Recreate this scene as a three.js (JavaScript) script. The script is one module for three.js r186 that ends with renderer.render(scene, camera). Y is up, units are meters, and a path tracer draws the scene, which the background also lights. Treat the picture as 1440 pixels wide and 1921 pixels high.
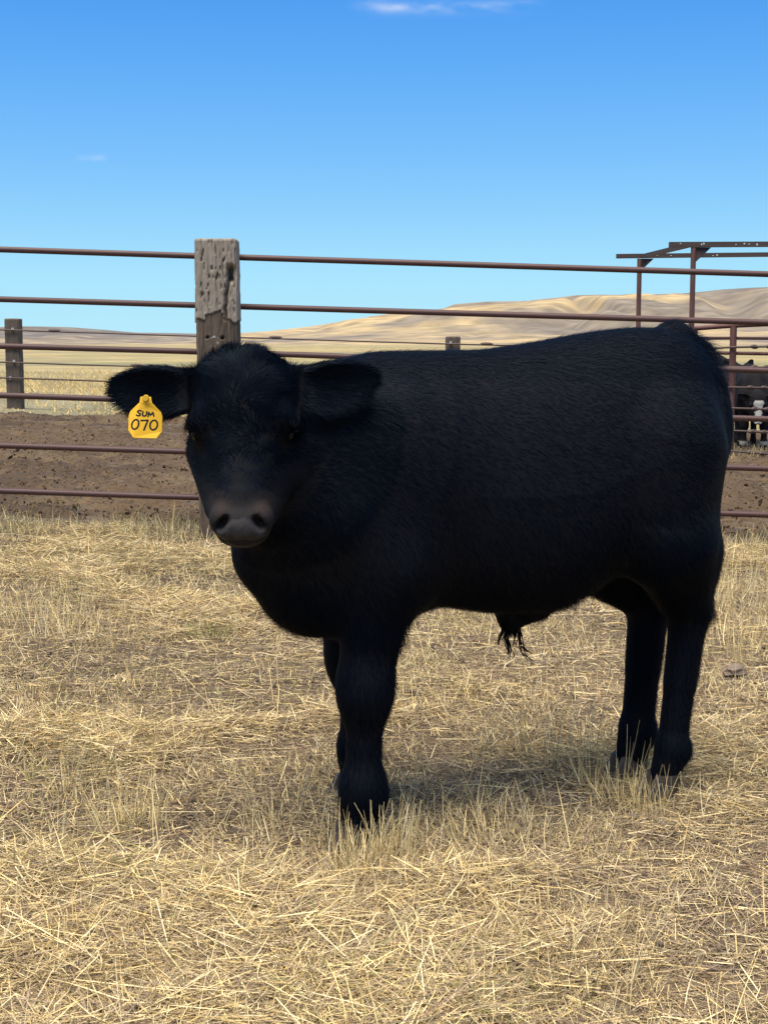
import * as THREE from 'three';
import { mergeGeometries } from 'three/addons/utils/BufferGeometryUtils.js';
import { ConvexGeometry } from 'three/addons/geometries/ConvexGeometry.js';

// ------------------------------------------------------------------ camera, sky, sun, exposure
const scene = new THREE.Scene();
const EYE = 1.13;
const camera = new THREE.PerspectiveCamera(39.17, 767 / 1024, 0.1, 15000);
camera.position.set(0, EYE, 0);
camera.rotation.set(-0.11633, 0, 0);

const renderer = new THREE.WebGLRenderer();
renderer.toneMapping = THREE.LinearToneMapping;
renderer.toneMappingExposure = 1.55;
renderer.shadowMap.enabled = true;

function rng(seed) {
  let a = seed >>> 0;
  return () => { a = (a + 0x6D2B79F5) >>> 0; let t = Math.imul(a ^ (a >>> 15), 1 | a); t = (t + Math.imul(t ^ (t >>> 7), 61 | t)) ^ t; return ((t ^ (t >>> 14)) >>> 0) / 4294967296; };
}
function hash3(x, y, z) { let h = Math.imul(x | 0, 374761393) ^ Math.imul(y | 0, 668265263) ^ Math.imul(z | 0, 2147483647 - 1274126177); h = Math.imul(h ^ (h >>> 13), 1274126177); h ^= h >>> 16; return (h >>> 0) / 4294967296; }
const fade = (t) => t * t * (3 - 2 * t);
function noise(x, y, z = 0) {
  const xi = Math.floor(x), yi = Math.floor(y), zi = Math.floor(z), u = fade(x - xi), v = fade(y - yi), w = fade(z - zi);
  const l = (a, b, t) => a + (b - a) * t;
  const p = (k) => l(l(hash3(xi, yi, zi + k), hash3(xi + 1, yi, zi + k), u), l(hash3(xi, yi + 1, zi + k), hash3(xi + 1, yi + 1, zi + k), u), v);
  return l(p(0), p(1), w) * 2 - 1;
}
function fbm(x, y, z = 0, o = 4) { let s = 0, a = 0.5; for (let i = 0; i < o; i++) { s += a * noise(x, y, z + i * 7.3); x *= 2.03; y *= 2.03; z *= 2.03; a *= 0.5; } return s; }
const lerp = (a, b, t) => a + (b - a) * t, clamp = (x, a = 0, b = 1) => Math.min(b, Math.max(a, x)), smooth = (a, b, x) => fade(clamp((x - a) / (b - a)));
function table(rows, x) {
  if (x <= rows[0][0]) return rows[0].slice(1);
  for (let i = 1; i < rows.length; i++) if (x <= rows[i][0]) { const t = (x - rows[i - 1][0]) / (rows[i][0] - rows[i - 1][0]); return rows[i].slice(1).map((v, k) => lerp(rows[i - 1][k + 1], v, t)); }
  return rows[rows.length - 1].slice(1);
}

{ // clear summer sky: pale at the horizon, deep blue above, a few thin wisps
  const W = 4096, Hh = 2048, data = new Float32Array(W * Hh * 4);
  const grad = [[-90, .30, .56, .80], [0, .50, .84, .98], [2.6, .405, .78, .99], [5, .285, .64, .985], [7.1, .205, .54, .98], [10, .132, .435, .94], [13, .083, .345, .885], [22, .082, .285, .74], [45, .085, .25, .62], [90, .09, .235, .56]];
  const r = rng(5), wisps = [[2.4, 12.66, 3.9, .22, .7], [.5, 12.75, 1.2, .3, .9], [-11.4, 7.05, .75, .11, .85]];
  for (let i = 0; i < 46; i++) { const az = r() * 360 - 180; if (Math.abs(az) < 22) continue; wisps.push([az, 6 + r() * 30, 2 + r() * 5, .2 + r() * .4, .5 + r() * .5]); }
  for (let j = 0; j < Hh; j++) {
    const el = (j + .5) / Hh * 180 - 90, c = table(grad, el);
    for (let i = 0; i < W; i++) { const o = (j * W + i) * 4; data[o] = c[0] / 1.55; data[o + 1] = c[1] / 1.55; data[o + 2] = c[2] / 1.55; data[o + 3] = 1; }
  }
  for (const [az, el, ra, re, k] of wisps) {
    const j0 = Math.max(0, Math.floor((el - re * 3 + 90) / 180 * Hh)), j1 = Math.min(Hh - 1, Math.ceil((el + re * 3 + 90) / 180 * Hh));
    for (let j = j0; j <= j1; j++) for (let q = -Math.ceil(ra * 1.4 / 360 * W); q <= Math.ceil(ra * 1.4 / 360 * W); q++) {
      const ic = Math.floor((az - 90 + 360 + 180) / 360 * W) + q, i = ((ic % W) + W) % W;
      const dx = q / W * 360 / ra, dy = ((j + .5) / Hh * 180 - 90 - el) / re + .35 * noise(q * .02, az) ;
      const m = Math.max(0, 1 - dx * dx) * Math.exp(-dy * dy * 1.4) * clamp(.35 + 1.9 * fbm(q * .07 + az, j * .3, az, 4)) * k * .62;
      const o = (j * W + i) * 4; data[o] = lerp(data[o], .55, m); data[o + 1] = lerp(data[o + 1], .58, m); data[o + 2] = lerp(data[o + 2], .645, m);
    }
  }
  const sky = new THREE.DataTexture(data, W, Hh, THREE.RGBAFormat, THREE.FloatType);
  sky.mapping = THREE.EquirectangularReflectionMapping; sky.magFilter = THREE.LinearFilter; sky.needsUpdate = true;
  scene.background = sky; scene.environment = sky;
}
const sun = new THREE.DirectionalLight(new THREE.Color(1, .93, .80), 5.0);
sun.position.set(-5, 36, 6); sun.target.position.set(0, 0, -4);
sun.castShadow = true; sun.shadow.radius = 95; sun.shadow.mapSize.set(4096, 4096);
Object.assign(sun.shadow.camera, { left: -30, right: 30, top: 30, bottom: -30, near: 1, far: 120 });
scene.add(sun, sun.target);

// ------------------------------------------------------------------ helpers
const lin = (r, g, b) => new THREE.Color().setRGB(r, g, b);
const used = {};
function numbered(n) { used[n] = (used[n] ?? -1) + 1; return used[n] ? n + '_' + String(used[n]).padStart(3, '0') : n; }
function thing(name, label, category, pos = [0, 0, 0], turn = 0, group) {
  const o = new THREE.Group(); o.name = numbered(name); o.position.set(...pos); o.rotation.y = turn; scene.add(o);
  o.userData = { label, category }; if (group) o.userData.group = group; return o;
}
function part(name, geo, mat, parent, pos) {
  const m = new THREE.Mesh(geo, mat); m.name = name; m.castShadow = m.receiveShadow = true; parent.add(m); if (pos) m.position.set(...pos); return m;
}
function structure(name, geo, mat) { const m = part(name, geo, mat, scene); m.userData.kind = 'structure'; return m; }
function instanced(name, geo, mat, mats, cols, parent, label, category) {
  const m = new THREE.InstancedMesh(geo, mat, mats.length / 16); m.instanceMatrix.array.set(mats);
  if (cols) { m.instanceColor = new THREE.InstancedBufferAttribute(new Float32Array(cols), 3); }
  m.name = name; m.castShadow = m.receiveShadow = true; m.frustumCulled = false; m.userData.kind = 'stuff';
  if (label) m.userData.label = label; if (category) m.userData.category = category;
  (parent ?? scene).add(m); return m;
}
function noiseTexture(size, fn, srgb) {
  const d = new Uint8Array(size * size * 4);
  for (let j = 0; j < size; j++) for (let i = 0; i < size; i++) { const c = fn(i / size, j / size); const o = (j * size + i) * 4; d[o] = clamp(c[0]) * 255; d[o + 1] = clamp(c[1]) * 255; d[o + 2] = clamp(c[2]) * 255; d[o + 3] = 255; }
  const t = new THREE.DataTexture(d, size, size); t.wrapS = t.wrapT = THREE.RepeatWrapping; t.magFilter = THREE.LinearFilter; t.minFilter = THREE.LinearMipmapLinearFilter; if (srgb) t.colorSpace = THREE.SRGBColorSpace; t.needsUpdate = true; return t;
}
// tileable noise: blend of wrapped copies
const tile = (f) => (u, v) => { const a = f(u, v), b = f(u - 1, v), c = f(u, v - 1), d = f(u - 1, v - 1); return lerp(lerp(a, b, u), lerp(c, d, u), v); };
function tube(a, b, r, seg = 10, caps = true) {   // straight pipe from a to b
  const A = new THREE.Vector3(...a), B = new THREE.Vector3(...b), L = A.distanceTo(B);
  const g = new THREE.CylinderGeometry(r, r, L, seg, 1, !caps); g.applyQuaternion(new THREE.Quaternion().setFromUnitVectors(new THREE.Vector3(0, 1, 0), B.clone().sub(A).normalize())); g.translate((a[0] + b[0]) / 2, (a[1] + b[1]) / 2, (a[2] + b[2]) / 2); return g;
}
function sagPipe(a, b, r, sag, wob, seed) {       // long pipe with a slight natural waviness
  const pts = []; const n = 14; for (let i = 0; i <= n; i++) { const t = i / n; pts.push(new THREE.Vector3(lerp(a[0], b[0], t), lerp(a[1], b[1], t) - sag * 4 * t * (1 - t) + wob * noise(t * 6, seed), lerp(a[2], b[2], t) + wob * noise(t * 5, seed + 50))); }
  return new THREE.TubeGeometry(new THREE.CatmullRomCurve3(pts), 60, r, 10);
}

// ------------------------------------------------------------------ ground
const SLOPE = 0.028;
const groundY = (x, z) => { const far = 1 - smooth(30, 90, Math.hypot(x, z)); return -SLOPE * x * far; };
const bump = (x, z) => .018 * fbm(x * 1.7, z * 1.7, 3, 3) + .008 * noise(x * 7, z * 7, 9);
function sheet(xs, zs, yf, cf, uvScale) {
  const nx = xs.length, nz = zs.length, pos = new Float32Array(nx * nz * 3), col = cf && new Float32Array(nx * nz * 3), uv = new Float32Array(nx * nz * 2), idx = [];
  for (let j = 0; j < nz; j++) for (let i = 0; i < nx; i++) {
    const o = j * nx + i, x = xs[i], z = zs[j]; pos[o * 3] = x; pos[o * 3 + 1] = yf(x, z); pos[o * 3 + 2] = z; uv[o * 2] = x / uvScale; uv[o * 2 + 1] = z / uvScale;
    if (cf) { const c = cf(x, z); col[o * 3] = c[0]; col[o * 3 + 1] = c[1]; col[o * 3 + 2] = c[2]; }
    if (i && j) { const a = o - nx - 1, b = o - nx, c = o - 1; idx.push(a, c, b, b, c, o); }
  }
  const g = new THREE.BufferGeometry(); g.setAttribute('position', new THREE.BufferAttribute(pos, 3)); g.setAttribute('uv', new THREE.BufferAttribute(uv, 2)); if (cf) g.setAttribute('color', new THREE.BufferAttribute(col, 3)); g.setIndex(idx); g.computeVertexNormals(); return g;
}
const range = (a, b, n) => Array.from({ length: n + 1 }, (_, i) => a + (b - a) * i / n);
const mix3 = (a, b, t) => a.map((v, i) => lerp(v, b[i], t));

const grainTex = noiseTexture(512, (() => { const f = tile((u, v) => fbm(u * 24, v * 24, 1, 5)); const g = tile((u, v) => noise(u * 150, v * 150, 4)); return (u, v) => { const k = .74 + .5 * f(u, v) + .18 * g(u, v); return [k, k * .985, k * .96]; }; })(), false);
const bumpTex = noiseTexture(512, (() => { const f = tile((u, v) => fbm(u * 30, v * 30, 2, 5)); return (u, v) => { const k = .5 + .7 * f(u, v); return [k, k, k]; }; })(), false);
{
  // pasture sheet to the horizon; the near paddock is trampled soil under the straw
  const side = [...range(-6000, -400, 14), ...range(-330, -60, 9), ...range(-54, -9, 20), ...range(-8.6, 8.6, 170), ...range(9, 54, 20), ...range(60, 330, 9), ...range(400, 6000, 14)];
  const depth = [...range(60, 4, 12), ...range(3.8, -9, 130), ...range(-9.3, -24, 50), ...range(-24.5, -80, 90), ...range(-82, -300, 90), ...range(-310, -1500, 80), ...range(-1560, -6000, 40)];
  const soil = [.17, .118, .064], soil2 = [.105, .072, .042], gold = [.50, .375, .155], sage = [.30, .26, .14], pale = [.45, .355, .18], green = [.285, .265, .105];
  const geo = sheet(side, depth, (x, z) => groundY(x, z) + (z > -12 ? bump(x, z) : .04 * fbm(x * .4, z * .4, 5, 3)), (x, z) => {
    if (z > -19.6) return mix3(mix3(soil, [.14, .092, .047], smooth(-7.6, -8.2, z)), soil2, clamp(.5 + 1.2 * fbm(x * 2.1, z * 2.1, 8, 4)));
    let c = mix3(gold, sage, smooth(-.12, .35, fbm(x * .012 + z * .004, z * .05, 12, 4)));
    c = mix3(c, pale, smooth(-.1, .4, fbm(x * .01, z * .02, 31, 3)));
    c = mix3(c, green, .6 * smooth(.0, .45, fbm(x * .02 + 9, z * .035, 51, 3)) * smooth(-30, -60, z));
    if (z < -600) c = mix3(c, gold, .5 * smooth(-.2, .3, noise(x * .001, z * .006, 4)));
    const s = .86 + .5 * fbm(x * .9, z * .25, 61, 3); return c.map((v) => v * s);
  }, 1.6);
  const g = structure('ground', geo, new THREE.MeshStandardMaterial({ vertexColors: true, map: grainTex, roughness: 1, bumpMap: bumpTex, bumpScale: .012 }));
  g.userData.label = 'dry pasture ground reaching from the paddock to the hills';
}
const dirtEdge = (x) => -8.55 + .22 * fbm(x * 1.1, 4, 1, 3) - .015 * x;
const lotY = (x, z) => { const near = smooth(dirtEdge(x) + .15, dirtEdge(x) - .5, z), far = smooth(-20.75 + .25 * noise(x * .8, 5), -20.1 + .25 * noise(x * .8, 5), z); const k = near * far; return groundY(x, z) + .03 + (k - 1) * .12 + k * (.035 * fbm(x * 2.2, z * 2.2, 21, 4) - .034 * Math.pow(clamp(1 - 2.6 * Math.abs(noise(x * 3.2, z * 4.6, 2))), 2) + .03 * noise(x * 9, z * 9, 5) + .016 * noise(x * 17, z * 19, 5)); };
{
  const geo = sheet([...range(-22, -7, 40), ...range(-6.9, 6.9, 300), ...range(7.2, 22, 40)], range(-8.1, -21.2, 310), lotY, (x, z) => {
    const a = [.112, .069, .033], b = [.072, .044, .022], c = [.148, .10, .05];
    let k = mix3(a, b, smooth(-.2, .35, fbm(x * 1.5, z * 1.0, 71, 4))); k = mix3(k, c, .8 * smooth(.05, .4, fbm(x * 3.1, z * 2, 91, 3))); return k;
  }, 1.1);
  const d = structure('dirt_lot', geo, new THREE.MeshStandardMaterial({ vertexColors: true, map: grainTex, roughness: 1, bumpMap: bumpTex, bumpScale: .05 }));
  d.userData.label = 'trampled brown dirt lot between the two fences';
}

// ------------------------------------------------------------------ hills (heightfields at their real distance)
const hgold = [.37, .268, .13], hgreyShade = [.13, .108, .089], htan = [.245, .184, .112];  // sage grey that also carries cloud shadow and haze painted into the hills
function hill(name, label, R, near, far, rows, x0, x1, nx, nz, gully, colour, seed) {
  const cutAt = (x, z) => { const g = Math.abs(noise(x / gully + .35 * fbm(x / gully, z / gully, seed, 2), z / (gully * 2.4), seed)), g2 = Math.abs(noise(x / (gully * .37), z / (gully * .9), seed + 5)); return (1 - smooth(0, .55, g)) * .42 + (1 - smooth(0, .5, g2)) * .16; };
  const geo = sheet(range(x0, x1, nx), range(-near, -far, nz), (x, z) => {
    const top = table(rows, x * 2700 / R + 720)[0], H = EYE + (645 - top) * R / 2700, t = (-z - near) / (R - near);
    const rise = t < 1 ? Math.pow(smooth(0, 1.0, t), 1.1) : 1 - .6 * smooth(1, (far - near) / (R - near), t);
    const cut = cutAt(x, z), edge = 1 - Math.pow(clamp(t), 4);
    return H * rise * (1 - cut * (t < 1 ? edge : .3)) + H * .032 * fbm(x / (gully * .22), z / (gully * .3), seed, 4) * (1 - .8 * Math.exp(-Math.pow((t - 1) * 6, 2))) - 1.5;
  }, (x, z) => mix3(colour(x, z), hgreyShade, .38 * smooth(.08, .46, cutAt(x, z) + .2 * noise(x / 26, z / 40, 5))), 30);  // gullies greyed: sage tint standing in for shading the high sun barely gives
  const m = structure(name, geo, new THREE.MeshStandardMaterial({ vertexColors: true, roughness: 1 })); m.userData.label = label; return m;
}

hill('far_hills', 'low grey brown hills behind the left pasture', 4600, 2900, 6500, [[-1500, 628], [-600, 618], [-200, 611], [0, 613], [60, 612], [130, 613], [200, 618], [260, 623], [330, 624], [420, 626], [520, 632], [640, 636], [1400, 640], [3000, 640]], -4200, 1800, 420, 130, 330,
  (x, z) => { let c = mix3(hgreyShade, htan, .6 * smooth(.05, .45, fbm(x / 420, z / 300, 3, 4))); c = mix3(c, hgold, .6 * smooth(.05, .35, fbm(x / 500, z / 160, 13, 3))); const s = 1 + .8 * fbm(x / 50, z / 60, 4, 4); return c.map((v) => v * s); }, 11);  // left range greyed in its colour for haze and cloud shadow
hill('plateau_hill', 'flat grey hill behind the golden slopes', 4300, 3300, 5600, [[600, 640], [760, 600], [830, 578], [850, 571], [913, 566], [990, 565], [1100, 564], [1400, 580], [1700, 640]], -400, 1800, 160, 70, 300,
  (x, z) => { const c = mix3(hgreyShade, htan, smooth(.0, .45, fbm(x / 300, z / 200, 6, 4))); const s = 1 + .7 * fbm(x / 50, z / 50, 4, 4); return c.map((v) => v * s); }, 23);
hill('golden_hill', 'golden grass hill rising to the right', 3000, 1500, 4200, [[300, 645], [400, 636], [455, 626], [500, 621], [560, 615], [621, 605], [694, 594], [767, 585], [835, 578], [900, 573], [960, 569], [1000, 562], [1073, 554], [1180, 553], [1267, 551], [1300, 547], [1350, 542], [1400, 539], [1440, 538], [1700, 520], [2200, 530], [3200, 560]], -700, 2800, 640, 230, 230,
  (x, z) => { const k = smooth(.0, .3, fbm(x / 360 + .7, z / 300, 17, 4) + .5 * smooth(380, 640, x + 120 * noise(x / 200, z / 150, 3))); let c = mix3(hgold, hgreyShade, .8 * k); c = mix3(c, htan, .6 * smooth(0, .4, fbm(x / 120, z / 120, 7, 3))); const s = 1 + .7 * fbm(x / 26, z / 30, 4, 4); return c.map((v) => v * s); }, 37);  // painted cloud shadow and haze grey this slope, more towards the right
hill('foothill', 'low pale rise below the golden hill', 1500, 900, 2200, [[700, 646], [820, 642], [950, 638], [1040, 633], [1130, 627], [1250, 624], [1400, 620], [1600, 612], [2500, 610]], -100, 1500, 140, 60, 190,
  (x, z) => { const c = mix3(hgold, htan, smooth(-.2, .4, fbm(x / 160, z / 120, 27, 4))); const k = mix3(c, hgreyShade, .75 * smooth(.05, .3, fbm(x / 240, z / 90, 47, 3))); return k; }, 53);

{ // dark brush dotted over the upper slopes
  const r = rng(61), m = [], c = [], M = new THREE.Matrix4(), ray = new THREE.Raycaster(), hillMesh = scene.getObjectByName('golden_hill'), dn = new THREE.Vector3(0, -1, 0);
  const put = (x, z, s) => { ray.set(new THREE.Vector3(x, 900, z), dn); const h = ray.intersectObject(hillMesh)[0]; if (!h) return; M.makeScale(s * 1.4, s, s).setPosition(x, h.point.y + s * .3, z); m.push(...M.elements); c.push(.07, .068, .05); };
  for (let i = 0; i < 46; i++) put(690 + 160 * (r() + r() - 1) + 30, -2600 - 300 * r(), 2 + 3.5 * r() * r());
  for (let i = 0; i < 16; i++) put(-200 + 800 * r(), -2300 - 600 * r(), 2 + 3 * r());
  const g = new THREE.IcosahedronGeometry(1, 2), p = g.attributes.position; for (let i = 0; i < p.count; i++) { const k = 1 + .4 * noise(p.getX(i) * 2.5, p.getY(i) * 2.5, p.getZ(i) * 2.5); p.setXYZ(i, p.getX(i) * k, p.getY(i) * k, p.getZ(i) * k); } g.computeVertexNormals();
  instanced('hillside_brush', g, new THREE.MeshStandardMaterial({ color: 0xffffff, roughness: 1 }), m, c, null, 'dark brush dotted over the golden hill', 'brush');
}

// ------------------------------------------------------------------ fences
const rustTex = noiseTexture(256, (() => { const f = tile((u, v) => fbm(u * 14, v * 14, 6, 4)); return (u, v) => { const k = .85 + .6 * f(u, v); return [k, k * .96, k * .93]; }; })(), false);
const rust = new THREE.MeshStandardMaterial({ color: lin(.085, .04, .035), map: rustTex, roughness: .6, metalness: .1 });
const rustLight = new THREE.MeshStandardMaterial({ color: lin(.14, .061, .047), map: rustTex, roughness: .7, metalness: .05 });
const rodSteel = new THREE.MeshStandardMaterial({ color: lin(.095, .06, .05), map: rustTex, roughness: .65, metalness: .1 });
const beamMetal = new THREE.MeshStandardMaterial({ color: lin(.075, .048, .04), map: rustTex, roughness: .75 });
const droppings = new THREE.MeshStandardMaterial({ color: lin(.40, .39, .36), roughness: .9 });

function woodPost(name, w, d, h, seed, chipped, parent, x, z) {     // weathered tie with real grain relief
  const nu = 168, nv = chipped ? 320 : 90, pos = [], col = [], idx = [], c = .018;
  const ring = []; const hw = w / 2, hd = d / 2;   // rounded rectangle, front side first
  const per = []; const steps = 400; 
  const corner = (cx, cz, a0) => { for (let k = 0; k <= 8; k++) { const a = a0 + k / 8 * Math.PI / 2; per.push([cx + c * Math.cos(a), cz + c * Math.sin(a), Math.cos(a), Math.sin(a)]); } };
  corner(hw - c, hd - c, 0); corner(-hw + c, hd - c, Math.PI / 2); corner(-hw + c, -hd + c, Math.PI); corner(hw - c, -hd + c, Math.PI * 1.5); per.push(per[0]);
  const len = [0]; for (let k = 1; k < per.length; k++) len.push(len[k - 1] + Math.hypot(per[k][0] - per[k - 1][0], per[k][1] - per[k - 1][1]));
  const total = len[len.length - 1];
  for (let i = 0; i < nu; i++) { const L = i / nu * total; let k = 1; while (len[k] < L) k++; const t = (L - len[k - 1]) / (len[k] - len[k - 1]); ring.push(per[k].map((v, q) => lerp(per[k - 1][q], v, t))); }
  const grey = [.195, .158, .12], brown = [.10, .065, .042], dark = [.04, .027, .02], pale = [.30, .25, .20];
  for (let j = 0; j <= nv; j++) {
    const y = h * (chipped ? Math.pow(j / nv, .75) : j / nv);
    for (let i = 0; i < nu; i++) {
      const [px, pz, nx, nz] = ring[i], front = pz > 0;
      const grain = fbm(px * 95 + 3 * noise(px * 8, y * 3, seed), y * 7 + pz * 40, seed + pz * 90, 4), fine = noise(px * 320, y * 28, seed + pz * 300);
      const streak = fbm(px * 150, y * 3.2, seed + 20 + pz * 80, 3); let dep = .005 * grain + .002 * fine + .003 * streak; let tone = .48 + .9 * grain + .35 * fine + .9 * streak, colr = mix3(grey, pale, clamp(tone)); if (tone < .18) colr = mix3(colr, dark, .75 * smooth(.18, -.25, tone));
      if (chipped) {
        const edgeY = 1.316 + .022 * noise(px * 30, 2, seed) + (px > .035 ? -.02 : 0) + (px < -.06 ? -.03 : 0) + .012 * Math.sign(noise(px * 22, 9, seed));
        const below = smooth(edgeY + .003, edgeY - .003, y) ;
        const steep = front ? 1 : .6; dep -= .009 * below * steep;
        const inner = mix3(brown, dark, clamp(.4 - 2.6 * fbm(px * 75, y * 4, seed + 30, 3))); const inn = mix3(inner, grey, .3 * clamp(.5 + grain * 1.5)); colr = mix3(colr, inn, below);
        if (front) {   // knot hole near the right edge and the split that runs down from it
          const hx = (px - .085) / .021, hy = (y - 1.542) / .043, hole = Math.exp(-Math.pow(hx * hx + hy * hy, 2)); dep -= .085 * hole;
          const cx = .068 - .02 * smooth(1.52, 1.32, y) + .004 * noise(y * 40, 1), crack = Math.exp(-Math.pow((px - cx) / .0075, 2)) * smooth(1.27, 1.31, y) * smooth(1.55, 1.5, y); dep -= .06 * crack;
          const pit = clamp(noise(px * 130 + 2 * noise(px * 20, y * 12, 3), y * 21, seed + 7) * 2.2 - 1.05) * smooth(1.25, 1.4, y); dep -= .02 * pit;
          for (const [qx, qy, qr] of [[-.05, 1.19, .007], [.03, 1.187, .009]]) { const e = Math.exp(-Math.pow(((px - qx) ** 2 + (y - qy) ** 2) / (qr * qr), 2)); dep -= .035 * e; }
          const spl = clamp(noise(px * 150, y * 150, 77) * 4 - 2.6) * Math.exp(-Math.pow((y - 1.17) / .03, 2)) * Math.exp(-Math.pow((px + .02) / .03, 2)); colr = mix3(colr, [.6, .58, .54], clamp(spl * 3));
        }
      }
      const sx = 1 + (chipped ? .045 * smooth(1.73, 1.1, y) : 0), top = smooth(h - .012, h, y) * .006;
      pos.push(px * sx + nx * (dep - top), y, pz + nz * (dep - top)); col.push(...colr);
      if (j) { const a = j * nu + i, b = j * nu + (i + 1) % nu, c2 = a - nu, d2 = b - nu; idx.push(c2, a, d2, d2, a, b); }
    }
  }
  const capStart = pos.length / 3, base = nv * nu; pos.push(0, h + .004, 0); col.push(...grey);
  for (let i = 0; i < nu; i++) idx.push(base + (i + 1) % nu, base + i, capStart);
  const g = new THREE.BufferGeometry(); g.setAttribute('position', new THREE.Float32BufferAttribute(pos, 3)); g.setAttribute('color', new THREE.Float32BufferAttribute(col, 3)); g.setIndex(idx); g.computeVertexNormals();
  return part(name, g, new THREE.MeshStandardMaterial({ vertexColors: true, roughness: .92 }), parent, [x, groundY(x, z) - .05, z]);
}
const nearRail = [1.592, 1.318, 1.048, .7635, .477, .210];  // height of each rail at x = 0
{
  const f = thing('pipe_rail_fence', 'rusty pipe rail fence with a weathered square timber post', 'fence');
  const post = woodPost('post', .234, .19, 1.735, 4, true, f, -.935, -8.2); post.userData.label = 'weathered grey timber post with a chipped front face';
  woodPost('post', .22, .19, 1.78, 9, false, f, -4.75, -8.2); woodPost('post', .22, .19, 1.78, 14, false, f, 2.95, -8.2);
  nearRail.forEach((y, i) => {
    const s = .0312, z = -8.2 - .095 - .02, r = part('rail', sagPipe([-8.6, y + s * 8.6, z], [6.8, y - s * 6.8, z], .0178, 0, .006, 3 + i * 4.7), rust, f);
    for (const x of [-.935, -4.75, 2.95]) part('staple', new THREE.TorusGeometry(.024, .005, 6, 14), rodSteel, r, [x, y - s * x, z]);
  });
}
function rodFence(label, xs, z, tops, slope, posts, seed, group) {
  const f = thing('rod_fence', label, 'fence', [0, 0, 0], 0, group), r = rng(seed);
  for (const [x, w, h] of posts) {
    const p = woodPost('post', w, .2, h, seed + x, false, f, x, z - .0); p.material.color.setRGB(.42, .38, .36);
    tops.forEach((y, i) => part('clip', new THREE.BoxGeometry(.035, .05, .02), droppings, p, [(r() - .5) * .09, y - slope * x - groundY(x, z) + .05, .115]));
  }
  tops.forEach((y, i) => {
    const rod = part('rod', sagPipe([xs[0], y - slope * xs[0], z + .13], [xs[1], y - slope * xs[1], z + .13], .0125, .012, .012, seed + i), rodSteel, f);
    for (let x = xs[0] + 1 + r() * 2; x < xs[1]; x += 1.3 + r() * 2.4) { const c = new THREE.SphereGeometry(1, 10, 8); c.scale(.1, .027, .027); const m = part('coupling', c, rodSteel, rod, [x, y - slope * x, z + .13]); m.rotation.z = -slope; }
  });
  return f;
}
rodFence('dark post and steel rod fence along the far side of the dirt lot', [-13, 3.4], -21.8, [1.345 - .17, 1.09 - .17, .865 - .17, .62 - .17, .37 - .17, .15 - .17].map((v) => v), .0305, [[-5.56, .225, 1.40], [1.035, .215, 1.32], [-12.2, .22, 1.35]], 31);

// pen on the right: pipe panel with rods strung along it
{
  const f = thing('pipe_panel_fence', 'rusty pipe pen panel with steel rods and knotted joints at right', 'fence'), r = rng(77);
  const pz = -15.5, gx = 3.73;
  const post = part('post', tube([gx, groundY(gx, pz) - .2, pz], [gx, 1.315, pz], .036, 14), rustLight, f); 
  part('post', tube([7.4, groundY(7.4, -13.4) - .2, -13.4], [7.4, 1.40, -13.4], .036, 14), rustLight, f);
  part('post', tube([3.36, groundY(3.36, -15.72) - .2, -15.72], [3.36, 1.27, -15.72], .036, 14), rustLight, f);
  const line = (ya, yb) => [[2.55, ya + .0, -16.2], [gx, (ya * .55 + yb * .45) + .0, pz], [7.4, yb, -13.4]];
  const path = (p, rad, dz, seed) => new THREE.TubeGeometry(new THREE.CatmullRomCurve3(p.map(([x, y, z]) => new THREE.Vector3(x, y, z + dz)), false, 'catmullrom', .1), 50, rad, 10);
  part('rail', path([[3.36, 1.295, -15.72], [gx, 1.325, pz], [5.0, 1.375, -14.7], [7.4, 1.43, -13.4]], .026, 0, 1), rustLight, f);
  part('rail', path([[3.36, 1.19, -15.72], [gx, 1.19, pz], [7.4, 1.16, -13.4]], .0165, -.055, 2), rustLight, f);
  part('rail', path([[3.36, 1.035, -15.72], [gx, 1.03, pz], [7.4, .98, -13.4]], .0185, -.055, 3), rustLight, f);
  for (const [y0, y1, yr] of [[1.07, 1.095, 1.17], [.885, .885, .86], [.665, .668, .66], [.455, .445, .42], [.24, .205, .14], [.035, -.015, -.16]]) {
    const p = [[3.36, y0, -15.72], [gx, y1, pz], [5.3, lerp(y1, yr, .43), -14.6], [7.4, yr, -13.4]], curve = new THREE.CatmullRomCurve3(p.map(([x, y, z]) => new THREE.Vector3(x, y, z + .06)), false, 'catmullrom', .1);
    const rod = part('rod', new THREE.TubeGeometry(curve, 60, .0115, 8), rodSteel, f);
    for (const t of [.14, .17, .20, .42, .50, .72]) { const u = t + (r() - .5) * .02, q = curve.getPointAt(u), c = new THREE.SphereGeometry(1, 10, 8); c.scale(.058, .024, .024); const m = part('joint', c, rodSteel, rod, [q.x, q.y, q.z]); m.rotation.y = .5; m.rotation.z = (r() - .5) * .2; }
  }
}
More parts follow.
